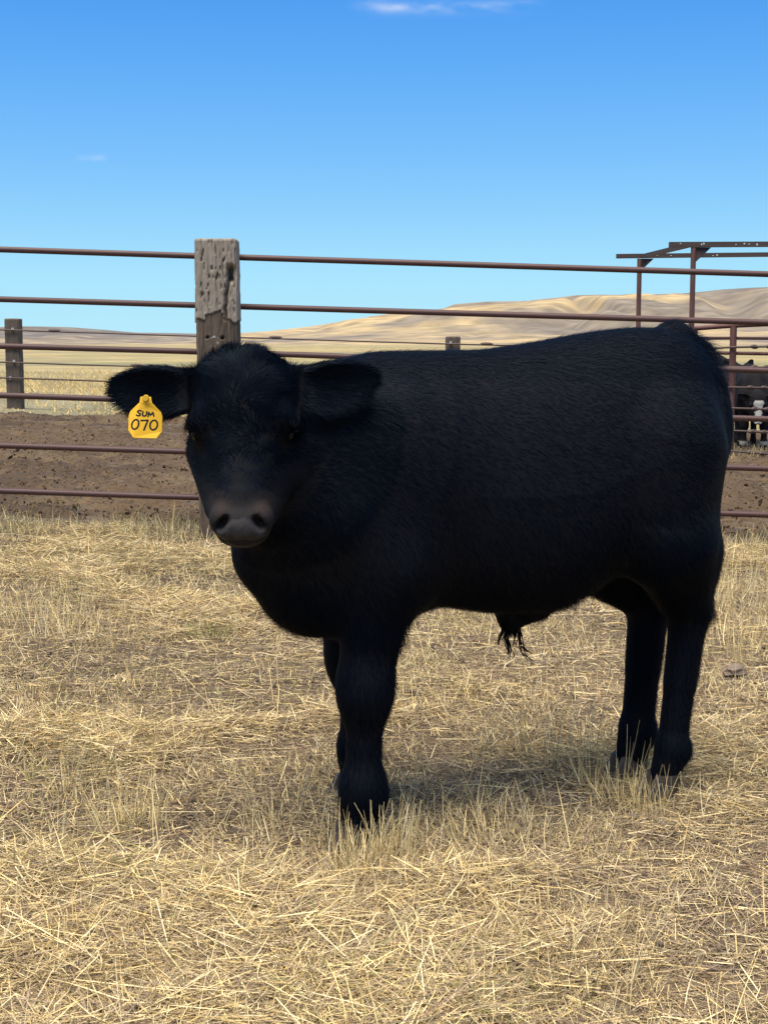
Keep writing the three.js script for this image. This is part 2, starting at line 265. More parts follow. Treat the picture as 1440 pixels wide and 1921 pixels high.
{ // overhead pipe frame over the alley
  const f = thing('overhead_frame', 'tall rusty pipe frame with overhead beams above the pen', 'frame');
  const z2 = -20, z1 = -22.6, x2 = 4.235, x1 = 3.955;
  const p2 = part('post', tube([x2, -.35, z2], [x2, 2.44, z2], .037, 12), rustLight, f), p1 = part('post', tube([x1, -.35, z1], [x1, 2.44, z1], .037, 12), rustLight, f);
  part('post', tube([x2 + 4.2, -.45, z2], [x2 + 4.2, 2.46, z2], .037, 12), rustLight, f); part('post', tube([x1 + 4.2, -.45, z1], [x1 + 4.2, 2.46, z1], .037, 12), rustLight, f);
  const beam = (a, b, w) => { const A = new THREE.Vector3(...a), B = new THREE.Vector3(...b), g = new THREE.BoxGeometry(A.distanceTo(B), w, w); g.applyQuaternion(new THREE.Quaternion().setFromUnitVectors(new THREE.Vector3(1, 0, 0), B.clone().sub(A).normalize())); g.translate(...A.clone().add(B).multiplyScalar(.5).toArray()); return g; };
  const b2 = part('beam', beam([x2 - .335, 2.478, z2], [x2 + 4.5, 2.50, z2], .072), beamMetal, f), b1 = part('beam', beam([x1 - .36, 2.478, z1], [x1 + 4.5, 2.53, z1], .068), beamMetal, f);
  part('cross_beam', beam([x1 + .06, 2.478, z1 + .06], [x2 - .06, 2.475, z2 - .06], .06), beamMetal, f);
  const gus = (x, z, s) => { const sh = new THREE.Shape([[0, 0], [.21, 0], [0, -.2]].map((p) => new THREE.Vector2(p[0] * s, p[1] * s))); const g = new THREE.ExtrudeGeometry(sh, { depth: .012, bevelEnabled: false }); g.translate(x + .03, 2.441, z - .006); return g; };
  part('gusset', gus(x2, z2, 1), beamMetal, f); part('gusset', gus(x1, z1, .9), beamMetal, f);
  const r = rng(8); for (let i = 0; i < 12; i++) { const g = new THREE.SphereGeometry(.013, 8, 6); g.scale(1, .5 + r(), .35); part('dropping', g, droppings, i < 7 ? b2 : b1, [(i < 7 ? x2 : x1) - .25 + r() * 1.6, 2.487 + (r() - .5) * .03, (i < 7 ? z2 : z1) + .036]); }
}

// ------------------------------------------------------------------ cattle: signed distance body, meshed with surface nets
const V = (x, y, z) => [x, y, z];
function roundCone(a, b, r1, r2) {
  const bx = b[0] - a[0], by = b[1] - a[1], bz = b[2] - a[2], l2 = bx * bx + by * by + bz * bz;
  return (x, y, z) => { const px = x - a[0], py = y - a[1], pz = z - a[2]; let t = (px * bx + py * by + pz * bz) / l2; t = t < 0 ? 0 : t > 1 ? 1 : t; const dx = px - bx * t, dy = py - by * t, dz = pz - bz * t; return Math.sqrt(dx * dx + dy * dy + dz * dz) - (r1 + (r2 - r1) * t); };
}
function ellipsoid(c, r) { return (x, y, z) => { const a = (x - c[0]) / r[0], b = (y - c[1]) / r[1], d = (z - c[2]) / r[2], k0 = Math.sqrt(a * a + b * b + d * d), a1 = a / r[0], b1 = b / r[1], d1 = d / r[2], k1 = Math.sqrt(a1 * a1 + b1 * b1 + d1 * d1); return k1 < 1e-6 ? -Math.min(...r) : k0 * (k0 - 1) / k1; }; }
function smin(a, b, k) { const h = Math.max(k - Math.abs(a - b), 0) / k; return Math.min(a, b) - h * h * k * .25; }
function smax(a, b, k) { return -smin(-a, -b, k); }

// torso in calf axes: x = towards the rump, y up, z = towards the calf's left side. rows: x, top, bottom, half width
const TORSO = [[-.66, .80, .60, .05], [-.60, .94, .535, .11], [-.50, 1.055, .495, .17], [-.38, 1.115, .505, .20], [-.24, 1.122, .525, .224], [-.08, 1.124, .495, .240], [.08, 1.145, .488, .244], [.20, 1.165, .548, .238], [.32, 1.178, .612, .232], [.42, 1.178, .66, .205], [.465, 1.165, .70, .176], [.505, 1.135, .76, .148], [.525, 1.10, .82, .118]];
const torso = (() => {
  const n = 200, x0 = -.66, x1 = .525, T = new Float32Array((n + 1) * 3);
  for (let i = 0; i <= n; i++) { const x = x0 + (x1 - x0) * i / n; const s = [0, 0, 0]; let w = 0; for (let k = -6; k <= 6; k++) { const q = Math.exp(-k * k / 9); table(TORSO, x + k * .011).forEach((v, m) => { s[m] += v * q; }); w += q; } T.set(s.map((v) => v / w), i * 3); }
  return (x, y, z) => {
    const xc = x < x0 ? x0 : x > x1 ? x1 : x, f = (xc - x0) / (x1 - x0) * n, i = Math.min(n - 1, Math.floor(f)), t = f - i, o = i * 3;
    const top = T[o] + (T[o + 3] - T[o]) * t, bot = T[o + 1] + (T[o + 4] - T[o + 1]) * t, w0 = T[o + 2] + (T[o + 5] - T[o + 2]) * t, cy = (top + bot) / 2 - .02;
    const h = y > cy ? top - cy : cy - bot, ny = (y - cy) / h, w = w0 * (1 - .20 * Math.max(0, Math.min(1.2, ny)));
    const a = Math.abs(z) / w, b = Math.abs(ny), r = Math.pow(Math.pow(a, 2.5) + Math.pow(b, 2.5), .4), d = (r - 1) * Math.min(w, h), dx = x - xc;
    if (dx === 0) return d; const rho = Math.min(.06, w * .9); return Math.sqrt(dx * dx + Math.max(d + rho, 0) ** 2) - rho;
  };
})();
function hindLeg(P, s, stifle, hock, fet, toe, k = 1) {    // s: side sign
  const z = (v) => v * s;
  P.push([roundCone(V(.355, .88, z(.105)), V(.325, .68, z(.14)), .152, .112), .06]);
  P.push([roundCone(V(.435, .84, z(.085)), V(.442, .62, z(.10)), .092, .083), .06]);
  P.push([roundCone(stifle, hock, .11 * k, .046 * k), .05], [roundCone(V(.458, .62, z(.10)), V(hock[0] + .035, hock[1] + .03, hock[2]), .07, .024), .04]);
  P.push([roundCone(hock, V(lerp(hock[0], fet[0], .5), lerp(hock[1], fet[1], .5), lerp(hock[2], fet[2], .5)), .043 * k, .035 * k), .03], [roundCone(hock, fet, .041 * k, .036 * k), .02]);
  P.push([roundCone(fet, toe, .041 * k, .036 * k), .02], [ellipsoid(V(fet[0] + .02, fet[1] - .015, fet[2]), [.026, .028, .036]), .03]);
}
function frontLeg(P, elbow, knee, fet, toe) {
  P.push([roundCone(V(-.50, .76, elbow[2] * .92), V(-.40, .66, elbow[2]), .115, .10), .07], [roundCone(elbow, knee, .096, .050), .05]);
  P.push([ellipsoid(V(knee[0] - .006, knee[1] + .005, knee[2]), [.049, .07, .049]), .05], [roundCone(knee, fet, .044, .036), .05]);
  P.push([ellipsoid(V(fet[0] + .006, fet[1], fet[2]), [.045, .05, .043]), .05], [roundCone(fet, toe, .042, .041), .03], [ellipsoid(V(fet[0] + .024, fet[1] - .02, fet[2]), [.024, .026, .034]), .03]);
}
// head in its own axes: x to the viewer's right, y up, z forward out of the face
function headField(near, far) {
  const mz = ellipsoid(V(0, -.186, .098), [.0585, .045, .060]);
  const P = [
    [ellipsoid(V(0, .055, -.035), [.107, .093, .098]), .05],
    [ellipsoid(V(0, .085, -.05), [.088, .075, .08]), .04],
    [roundCone(V(0, .0, .0), V(0, -.135, .082), .088, .056), .05],
    [roundCone(V(-.056, -.06, -.06), V(-.037, -.16, .032), .067, .045), .05], [roundCone(V(.056, -.06, -.06), V(.037, -.16, .032), .067, .045), .05],
    [roundCone(V(0, -.08, -.04), V(0, -.195, .07), .06, .030), .05],
    [ellipsoid(V(-.082, .005, .022), [.034, .026, .034]), .035], [ellipsoid(V(.082, .005, .022), [.034, .026, .034]), .035],
    [mz, .03],
    [ellipsoid(V(-.040, -.178, .125), [.023, .026, .026]), .02], [ellipsoid(V(.040, -.178, .125), [.023, .026, .026]), .02],
    [ellipsoid(V(0, -.214, .085), [.046, .022, .046]), .02],
    [ellipsoid(V(0, -.196, .142), [.040, .030, .020]), .02],
  ];
  const N = [ellipsoid(V(-.037, -.183, .157), [.0095, .0195, .03]), ellipsoid(V(.037, -.183, .157), [.0095, .0195, .03])];
  const Np = [.65, -.65];
  const E = [ellipsoid(V(-.1, -.012, .02), [.022, .012, .022]), ellipsoid(V(.1, -.012, .02), [.022, .012, .022])];
  const mouth = (x, y, z) => { const yy = y + .2155 + .9 * x * x; return Math.max(Math.abs(yy) - .0012, .118 - z); };
  const ear = (side, up) => (x, y, z) => {   // cupped leaf shape
    const px = x * side - .098, py = y - .072, c = Math.cos(up), s = Math.sin(up), a = px * c + py * s, b = -px * s + py * c, L = .185, t = clamp(a / L, -.1, 1.05);
    const hw = .022 + .026 * Math.sin(Math.PI * Math.min(1, Math.max(0, t * .92 + .06))) , th = .0155 - .007 * clamp(t), bb = b + .008 * Math.sin(t * 3), zz = z + .065 - .25 * bb * bb / .05 + .02 * t;
    const da = Math.max(0, Math.abs(a - L * .45) - L * .50), q = Math.max(Math.abs(bb) - (hw * Math.sqrt(clamp(1 - Math.pow(clamp(t, 0, 1.02), 5))) ), 0), w = Math.abs(zz) - th;
    return Math.sqrt(da * da + q * q + Math.max(w, 0) ** 2) + Math.min(w, 0) * .5 - .004;
  };
  P.push([ear(-1, near), .03], [ear(1, far), .03]);
  return (x, y, z) => {
    let d = 1e3; for (let i = 0; i < P.length; i++) { const e = P[i][0](x, y, z); d = i ? smin(d, e, P[i][1]) : e; }
    for (let i = 0; i < 2; i++) { const xs = i ? .037 : -.037, dx = x - xs, dy = y + .183, c = Math.cos(Np[i]), s = Math.sin(Np[i]); d = smax(d, -N[i](xs + dx * c - dy * s, -.183 + dx * s + dy * c, z), .008); d = smax(d, -E[i](x, y, z), .01); }
    return smax(d, -mouth(x, y, z), .006);
  };
}
function bodyField(o) {
  const P = [[torso, .06]];
  hindLeg(P, 1, V(.365, .64, .14), o.hindNear[0], o.hindNear[1], o.hindNear[2], 1.0); hindLeg(P, -1, V(.312, .62, -.125), o.hindFar[0], o.hindFar[1], o.hindFar[2], 1.15);
  frontLeg(P, V(-.42, .63, .135), ...o.frontNear); frontLeg(P, V(-.40, .62, -.14), ...o.frontFar);
  for (const s of [-1, 1]) P.push([ellipsoid(V(-.37, .80, s * .145), [.135, .24, .088]), .035]);   // shoulder blades
  for (const q of o.neck) P.push(q);
  for (const q of o.extra) P.push(q);
  const hm = new THREE.Matrix4().compose(new THREE.Vector3(...o.head), new THREE.Quaternion().setFromEuler(new THREE.Euler(...o.headTurn, 'YXZ')), new THREE.Vector3(1, 1, 1)), hi = hm.clone().invert().elements, head = headField(...o.ears);
  const f = (x, y, z) => {
    let d = P[0][0](x, y, z); for (let i = 1; i < P.length; i++) { const e = P[i][0](x, y, z); if (e < d + P[i][1]) d = smin(d, e, P[i][1]); }
    const dx = x - o.head[0], dy = y - o.head[1], dz = z - o.head[2];
    if (dx * dx + dy * dy + dz * dz < .2) d = smin(d, head(hi[0] * x + hi[4] * y + hi[8] * z + hi[12], hi[1] * x + hi[5] * y + hi[9] * z + hi[13], hi[2] * x + hi[6] * y + hi[10] * z + hi[14]), .045);
    return d;
  };
  return { f, hm, hinv: hm.clone().invert() };
}
function surfaceNets(f, lo, hi, h) {
  const n = lo.map((v, i) => Math.ceil((hi[i] - v) / h) + 2), [nx, ny, nz] = n, G = new Float32Array(nx * ny * nz).fill(1), B = 8, at = (i, j, k) => (k * ny + j) * nx + i;
  for (let bk = 0; bk < nz; bk += B) for (let bj = 0; bj < ny; bj += B) for (let bi = 0; bi < nx; bi += B) {
    const c = f(lo[0] + (bi + B / 2) * h, lo[1] + (bj + B / 2) * h, lo[2] + (bk + B / 2) * h), lim = h * B * .87 * 1.5 + .015;
    const ie = Math.min(nx, bi + B), je = Math.min(ny, bj + B), ke = Math.min(nz, bk + B);
    if (Math.abs(c) > lim) { if (c < 0) for (let k = bk; k < ke; k++) for (let j = bj; j < je; j++) for (let i = bi; i < ie; i++) G[at(i, j, k)] = -1; continue; }
    for (let k = bk; k < ke; k++) for (let j = bj; j < je; j++) for (let i = bi; i < ie; i++) G[at(i, j, k)] = f(lo[0] + i * h, lo[1] + j * h, lo[2] + k * h);
  }
  const id = new Int32Array(nx * ny * nz).fill(-1), pos = [], idx = [];
  for (let k = 0; k < nz - 1; k++) for (let j = 0; j < ny - 1; j++) for (let i = 0; i < nx - 1; i++) {
    let m = 0, sx = 0, sy = 0, sz = 0, c = 0; const v = [];
    for (let q = 0; q < 8; q++) { const g = G[at(i + (q & 1), j + (q >> 1 & 1), k + (q >> 2))]; v.push(g); if (g < 0) m |= 1 << q; }
    if (m === 0 || m === 255) continue;
    for (let q = 0; q < 8; q++) for (const b of [1, 2, 4]) if (!(q & b)) { const r = q | b; if ((v[q] < 0) !== (v[r] < 0)) { const t = v[q] / (v[q] - v[r]); sx += (q & 1) + (b === 1 ? t : 0); sy += (q >> 1 & 1) + (b === 2 ? t : 0); sz += (q >> 2) + (b === 4 ? t : 0); c++; } }
    id[at(i, j, k)] = pos.length / 3; pos.push(lo[0] + (i + sx / c) * h, lo[1] + (j + sy / c) * h, lo[2] + (k + sz / c) * h);
  }
  const quad = (a, b, c, d, flip) => { if (a < 0 || b < 0 || c < 0 || d < 0) return; flip ? idx.push(a, c, b, a, d, c) : idx.push(a, b, c, a, c, d); };
  for (let k = 1; k < nz - 1; k++) for (let j = 1; j < ny - 1; j++) for (let i = 1; i < nx - 1; i++) {
    const s = G[at(i, j, k)] < 0;
    if (s !== G[at(i + 1, j, k)] < 0) quad(id[at(i, j - 1, k - 1)], id[at(i, j, k - 1)], id[at(i, j, k)], id[at(i, j - 1, k)], !s);
    if (s !== G[at(i, j + 1, k)] < 0) quad(id[at(i - 1, j, k - 1)], id[at(i - 1, j, k)], id[at(i, j, k)], id[at(i, j, k - 1)], !s);
    if (s !== G[at(i, j, k + 1)] < 0) quad(id[at(i - 1, j - 1, k)], id[at(i, j - 1, k)], id[at(i, j, k)], id[at(i - 1, j, k)], !s);
  }
  const nor = new Float32Array(pos.length), e = h * .6;
  for (let i = 0; i < pos.length; i += 3) { const x = pos[i], y = pos[i + 1], z = pos[i + 2]; let a = f(x + e, y, z) - f(x - e, y, z), b = f(x, y + e, z) - f(x, y - e, z), c = f(x, y, z + e) - f(x, y, z - e); const l = Math.hypot(a, b, c) || 1; nor[i] = a / l; nor[i + 1] = b / l; nor[i + 2] = c / l; }
  return { pos, nor, idx };
}
function geometryOf(m, keep, colour) {
  const g = new THREE.BufferGeometry(); const map = new Int32Array(m.pos.length / 3).fill(-1), p = [], n = [], c = [], ix = [];
  for (let t = 0; t < m.idx.length; t += 3) {
    const cx = (m.pos[m.idx[t] * 3] + m.pos[m.idx[t + 1] * 3] + m.pos[m.idx[t + 2] * 3]) / 3, cy = (m.pos[m.idx[t] * 3 + 1] + m.pos[m.idx[t + 1] * 3 + 1] + m.pos[m.idx[t + 2] * 3 + 1]) / 3, cz = (m.pos[m.idx[t] * 3 + 2] + m.pos[m.idx[t + 1] * 3 + 2] + m.pos[m.idx[t + 2] * 3 + 2]) / 3;
    if (keep && !keep(cx, cy, cz)) continue;
    for (let q = 0; q < 3; q++) { const v = m.idx[t + q]; if (map[v] < 0) { map[v] = p.length / 3; p.push(m.pos[v * 3], m.pos[v * 3 + 1], m.pos[v * 3 + 2]); n.push(m.nor[v * 3], m.nor[v * 3 + 1], m.nor[v * 3 + 2]); if (colour) c.push(...colour(m.pos[v * 3], m.pos[v * 3 + 1], m.pos[v * 3 + 2])); } ix.push(map[v]); }
  }
  g.setAttribute('position', new THREE.Float32BufferAttribute(p, 3)); g.setAttribute('normal', new THREE.Float32BufferAttribute(n, 3)); if (colour) g.setAttribute('color', new THREE.Float32BufferAttribute(c, 3)); g.setIndex(ix); return g;
}
function hoofGeometry() {     // two claws, toe towards -x
  const claw = (s) => {
    const p = []; for (const [y, k, fx] of [[0, 1, -.022], [.012, .98, -.018], [.035, .88, -.008], [.06, .76, 0]]) for (let i = 0; i < 12; i++) { const a = i / 12 * Math.PI * 2, ca = Math.cos(a); p.push(new THREE.Vector3(fx * 1.0 + ca * .052 * k * (ca < 0 ? 1.05 : .85), y, s * .0225 + Math.sin(a) * .0215 * k * (1 - .25 * Math.max(0, -ca)))); }
    return new ConvexGeometry(p);
  };
  return mergeGeometries([claw(-1), claw(1)]);
}
const hoofGeo = hoofGeometry();
const hoofMat = new THREE.MeshStandardMaterial({ color: lin(.042, .031, .022), map: rustTex, roughness: .6 });

// the calf: stands broadside, front end a little nearer, head turned to face out of the paddock
const HX = -.753, HZ = .201, POSE = {
  hindNear: [V(.447, .46, .110), V(.408, .125, .107), V(.388, .05, .107)], hindFar: [V(.462, .455, -.085), V(.424, .125, -.072), V(.404, .05, -.07)],
  frontNear: [V(-.452, .365, .145), V(-.462, .135, .145), V(-.472, .05, .145)], frontFar: [V(-.355, .365, -.165), V(-.330, .13, -.19), V(-.334, .05, -.193)],
  neck: [[roundCone(V(-.34, .86, .02), V(-.66, .975, .09), .205, .125), .09], [roundCone(V(-.42, .70, .02), V(-.645, .87, .10), .185, .10), .09], [roundCone(V(-.525, .62, .02), V(-.635, .76, .10), .12, .08), .06], [ellipsoid(V(-.535, .61, .02), [.105, .115, .11]), .06]],
  extra: [
    [roundCone(V(.03, .50, .0), V(.00, .465, .0), .055, .030), .05], [roundCone(V(.00, .465, .0), V(-.004, .445, .0), .024, .014), .02],
    [roundCone(V(.465, 1.16, 0), V(.545, 1.11, 0), .035, .028), .04], [roundCone(V(.545, 1.11, 0), V(.575, .92, .005), .028, .02), .03], [roundCone(V(.575, .92, .005), V(.555, .66, .012), .02, .014), .02],
  ],
  head: V(HX, .967, HZ), headTurn: [.02, -.419 + .05, .0], ears: [.06, .17],
};
const calf = thing('calf', 'stocky black calf standing in dry straw, facing us, yellow tag in its ear', 'calf', [.313, groundY(.313, -3.49), -3.49], .4189);
{
  const F = bodyField(POSE), mesh = surfaceNets(F.f, [-1.02, .02, -.33], [.72, 1.24, .5], .0062);
  const hv = new THREE.Vector3(), toHead = (x, y, z) => hv.set(x, y, z).applyMatrix4(F.hinv);
  const isPad = (x, y, z) => { const p = toHead(x, y, z); return p.z > .118 && Math.abs(p.x) < .052 && p.y < -.170 - 5 * p.x * p.x + .002 * noise(p.x * 200, 3) && p.y > -.214; };
  const hide = (x, y, z) => { const p = toHead(x, y, z); const muz = smooth(-.10, -.165, p.y) * smooth(.04, .09, p.z); const rose = Math.exp(-(((Math.abs(p.x) - .043) / .02) ** 2) - (((p.y + .152) / .018) ** 2)) * smooth(.06, .1, p.z); if (p.length() < .33 && rose > .05) return mix3([.011, .0094, .0096], [.022, .0145, .0125], rose); return p.length() < .33 && muz > 0 ? mix3([.0016, .0021, .004], [.011, .0094, .0096], muz) : [.0016, .0021, .004]; };
  part('body', geometryOf(mesh, (x, y, z) => !isPad(x, y, z), hide), new THREE.MeshPhysicalMaterial({ vertexColors: true, roughness: .8, specularIntensity: .35 }), calf);
  const pad = part('muzzle', geometryOf(mesh, isPad, (x, y, z) => { const k = .8 + .35 * noise(x * 260, y * 260, z * 260) + .25 * noise(x * 70, y * 70, z * 70); const p = toHead(x, y, z), e = smooth(0, .009, Math.min(.052 - Math.abs(p.x), -.170 - 5 * p.x * p.x - p.y, p.y + .214)); return mix3([.011, .0094, .0096], [.028 * k, .024 * k, .023 * k], e); }), new THREE.MeshPhysicalMaterial({ vertexColors: true, roughness: .66, specularIntensity: .6 }), calf); pad.userData.label = 'bare grey muzzle with two nostrils';
  for (const s of [-1, 1]) { const p = new THREE.Vector3(s * .0895, -.015, .016).applyMatrix4(F.hm), e = part('eye', new THREE.SphereGeometry(.0165, 20, 14), new THREE.MeshPhysicalMaterial({ color: lin(.006, .005, .005), roughness: .18, specularIntensity: .6 }), calf, p.toArray()); }
  for (const [k, s] of [['hindNear', 1], ['hindFar', 1], ['frontNear', 1], ['frontFar', 1]]) { const t = POSE[k][2], m = part('hoof', hoofGeo, hoofMat, calf, [t[0] - .004, 0, t[2]]); m.rotation.y = k === 'frontNear' ? -.15 : .05; }

  // coat: hairs combed along the body, longer on poll, ears, belly and flank
  const r = rng(1234), mats = [], cols = [], area = [], P = mesh.pos, N = mesh.nor, I = mesh.idx; let sum = 0;
  const dens = (x, y, z) => { const p = toHead(x, y, z); if (p.length() < .34 && p.z > -.16) { if (p.z > .07 && p.y < -.13) return .8; return 2.6; } if (y < .45) return 1.3; return 1; };
  for (let t = 0; t < I.length; t += 3) { const a = I[t] * 3, b = I[t + 1] * 3, c = I[t + 2] * 3, ux = P[b] - P[a], uy = P[b + 1] - P[a + 1], uz = P[b + 2] - P[a + 2], vx = P[c] - P[a], vy = P[c + 1] - P[a + 1], vz = P[c + 2] - P[a + 2]; sum += .5 * Math.hypot(uy * vz - uz * vy, uz * vx - ux * vz, ux * vy - uy * vx) * dens(P[a], P[a + 1], P[a + 2]); area.push(sum); }
  const COUNT = 210000, n = new THREE.Vector3(), flow = new THREE.Vector3(), dir = new THREE.Vector3(), side = new THREE.Vector3(), up = new THREE.Vector3(), q = new THREE.Vector3(), rot = new THREE.Matrix3().setFromMatrix4(F.hm);
  for (let i = 0; i < COUNT; i++) {
    const target = (i + r()) / COUNT * sum; let lo = 0, hi = area.length - 1; while (lo < hi) { const m = (lo + hi) >> 1; area[m] < target ? lo = m + 1 : hi = m; }
    let u = r(), v = r(); if (u + v > 1) { u = 1 - u; v = 1 - v; } const a = I[lo * 3] * 3, b = I[lo * 3 + 1] * 3, c = I[lo * 3 + 2] * 3, w = 1 - u - v;
    const x = P[a] * w + P[b] * u + P[c] * v, y = P[a + 1] * w + P[b + 1] * u + P[c + 1] * v, z = P[a + 2] * w + P[b + 2] * u + P[c + 2] * v;
    if (y < .055) continue;
    n.set(N[a] * w + N[b] * u + N[c] * v, N[a + 1] * w + N[b + 1] * u + N[c + 1] * v, N[a + 2] * w + N[b + 2] * u + N[c + 2] * v).normalize();
    const h = toHead(x, y, z).clone(); let len, lift, wid = .0013;
    if (h.length() < .34 && (h.y > -.12 ? h.z > -.125 && (Math.abs(h.x) < .125 || h.y > 0) : h.z > .0)) {
      if (isPad(x, y, z)) continue;
      const isEar = Math.abs(h.x) > .115 && h.y > .0;
      if (isEar) { q.set(Math.sign(h.x) * 1.6, -.25 + (h.y - .085) * 11, -.1); len = .018 + .016 * r(); lift = .22; if (h.y < .06) len *= 1.3; }
      else if (h.y > -.135) {   // whorl on the forehead that grows into the shaggy poll
        const k = smooth(.03, .12, h.y + .02 * noise(h.x * 50, h.y * 50, 1)); q.set((h.x - .008) * lerp(8, 7, k) + .9 * noise(h.x * 38, h.y * 38, 4), lerp((h.y + .045) * 9, .75 - h.z * 3, k) + .6 * noise(h.x * 38, h.y * 38, 8), .1 + .5 * k * noise(h.x * 30, h.y * 30, 9));
        const f = smooth(-.12, -.02, h.y + .02 * noise(h.x * 40, h.y * 40, 6)); q.z -= .5 * (1 - f); len = lerp(lerp(.008 + .005 * r(), .014 + .011 * r(), f), .022 + .022 * r(), k); lift = lerp(lerp(.18, .26, f), .36, k);
      }
      else { q.set(h.x * 4, .3, -1); len = .005 + .003 * r(); lift = .22; wid = .0008; }
      flow.copy(q).applyMatrix3(rot);
    } else {
      const leg = smooth(.52, .42, y), belly = smooth(.66, .52, y) * (1 - leg), flank = smooth(-.1, .2, x) * smooth(.80, .62, y) * (1 - leg), top = smooth(1.04, 1.1, y), tail = smooth(.42, .55, x) * smooth(1.02, 1.09, y);
      flow.set(1, -.45 - 1.2 * smooth(.9, .6, y) - leg * 4, 0); flow.x += .25 * noise(x * 14, y * 14, z * 14); flow.y += .3 * noise(x * 11, y * 11, z * 11 + 40);
      if (x > .42) flow.x *= 1 - smooth(.42, .6, x) * .9; flow.y -= 1.2 * smooth(.5, .62, x);
      len = .017 + .007 * r() + .020 * belly + .018 * flank + .012 * top * r(); lift = .20 + .1 * belly + .2 * top * r(); if (tail > 0) { len += .035 * tail * r(); lift += .35 * tail; }
      if (leg > 0) { len = lerp(len, .012 + .010 * r(), leg); lift = lerp(lift, .30, leg); if (n.x > .4) { len *= 1.3; lift += .12; } }
      if (y < .48 && Math.abs(x) < .1 && Math.abs(z) < .06) { flow.set(.1 * (r() - .5), -1, .1 * (r() - .5)); len = .012 + .012 * r(); }
    }
    flow.addScaledVector(n, -flow.dot(n)); if (flow.lengthSq() < 1e-6) continue; flow.normalize();
    q.set(r() - .5, r() - .5, r() - .5).multiplyScalar(.55); lift += (r() - .5) * .18;
    dir.copy(flow).addScaledVector(n, Math.max(.05, lift)).add(q.addScaledVector(n, -q.dot(n))).normalize(); side.crossVectors(dir, n).normalize(); up.crossVectors(side, dir);
    wid *= .8 + .7 * r();
    mats.push(side.x * wid, side.y * wid, side.z * wid, 0, dir.x * len, dir.y * len, dir.z * len, 0, up.x * len, up.y * len, up.z * len, 0, x - n.x * .001, y - n.y * .001, z - n.z * .001, 1);
    const k = .5 + 1.1 * r(), br = .25 * Math.max(0, fbm(x * 5, y * 5, z * 5, 3)) + (r() < .03 ? .6 : 0); { const bridgeSheen = 1 + 2.6 * Math.exp(-((h.x / .035) ** 2) - (((h.y + .105) / .04) ** 2)) * (h.z > 0 && h.length() < .3 ? 1 : 0); cols.push(.0014 * k * (1 + br * 5) * bridgeSheen, .0022 * k * (1 + br * 1.4) * bridgeSheen, .0050 * k * bridgeSheen); };  // short greyish hair on the nose bridge, its sheen lightened into the colour
  }
  // loose strands: sheath tuft and tail switch
  const strand = (x, y, z, dx, dy, dz, len, wid) => { dir.set(dx, dy, dz).normalize(); n.set(0, 0, 1); side.crossVectors(dir, n).normalize(); up.crossVectors(side, dir); mats.push(side.x * wid, side.y * wid, side.z * wid, 0, dir.x * len, dir.y * len, dir.z * len, 0, up.x * len, up.y * len, up.z * len, 0, x, y, z, 1); cols.push(.004, .0036, .004); };
  { // wavy locks hanging below the sheath
    const locks = []; for (let i = 0; i < 34; i++) { const l = i % 4, x0 = [-.026, -.012, .004, .02][l] + (r() - .5) * .014, L = [.05, .085, .06, .10][l] * (.55 + .45 * r()), dr = [-.35, -.05, .15, .5][l] + (r() - .5) * .15, ph = l * 2 + r() * .6, pts = []; const z0 = (r() - .5) * .022; for (let k = 0; k <= 8; k++) { const t = k / 8; pts.push(new THREE.Vector3(x0 * (1 - .3 * t) + L * (dr * t * t + .13 * Math.sin(t * 6 + ph) * t), .452 - L * t, z0)); } const g = new THREE.TubeGeometry(new THREE.CatmullRomCurve3(pts), 14, .0013, 5); const p = g.attributes.position; locks.push(g); }
    const m = part('belly_hair', mergeGeometries(locks), new THREE.MeshPhysicalMaterial({ color: lin(.003, .003, .004), roughness: .6, specularIntensity: .2 }), calf); m.userData.kind = 'stuff';
  }
  for (let i = 0; i < 500; i++) { const t = r(); strand(.552 + .012 * (r() - .5), .75 - .16 * t, .01 + .03 * (r() - .5), .02 + (r() - .6) * .25, -1, (r() - .5) * .3, .05 + .06 * r(), .0016); }
  const hp = [], hi2 = [], segs = 3; for (let k = 0; k <= segs; k++) { const t = k / segs, w = (1 - t) * .5 + .04, zz = -.14 * t * t; hp.push(-w, t, zz, w, t, zz); if (k) { const o = (k - 1) * 2; hi2.push(o, o + 1, o + 2, o + 1, o + 3, o + 2); } }
  const hg = new THREE.BufferGeometry(); hg.setAttribute('position', new THREE.Float32BufferAttribute(hp, 3)); hg.setIndex(hi2); hg.computeVertexNormals();
  instanced('coat', hg, new THREE.MeshPhysicalMaterial({ color: 0xffffff, roughness: .58, specularIntensity: .15, specularColor: lin(.42, .70, 1) }), mats, cols, calf, 'black hair of the coat');

  // ear tag
  const cv = document.createElement('canvas'); cv.width = 256; cv.height = 320; const cx = cv.getContext('2d'); cx.fillStyle = '#f6bd2a'; cx.fillRect(0, 0, 256, 320);
  for (let i = 0; i < 500; i++) { cx.fillStyle = r() < .5 ? 'rgba(255,215,80,.12)' : 'rgba(190,120,10,.08)'; cx.fillRect(r() * 256, r() * 320, 2 + r() * 10, 2 + r() * 6); }
  for (let i = 0; i < 26; i++) { cx.fillStyle = `rgba(95,60,20,${.04 + .10 * r()})`; cx.beginPath(); const a = r() * 256, b = 60 + r() * 260; for (let k = 0; k < 9; k++) cx.lineTo(a + (r() - .5) * 40, b + (r() - .5) * 22); cx.fill(); }
  cx.strokeStyle = '#17120c'; cx.lineCap = 'round'; cx.lineJoin = 'round';
  const ink = (w, pts) => { cx.lineWidth = w; cx.beginPath(); pts.forEach((p, i) => i ? cx.lineTo(p[0], p[1]) : cx.moveTo(p[0], p[1])); cx.stroke(); };
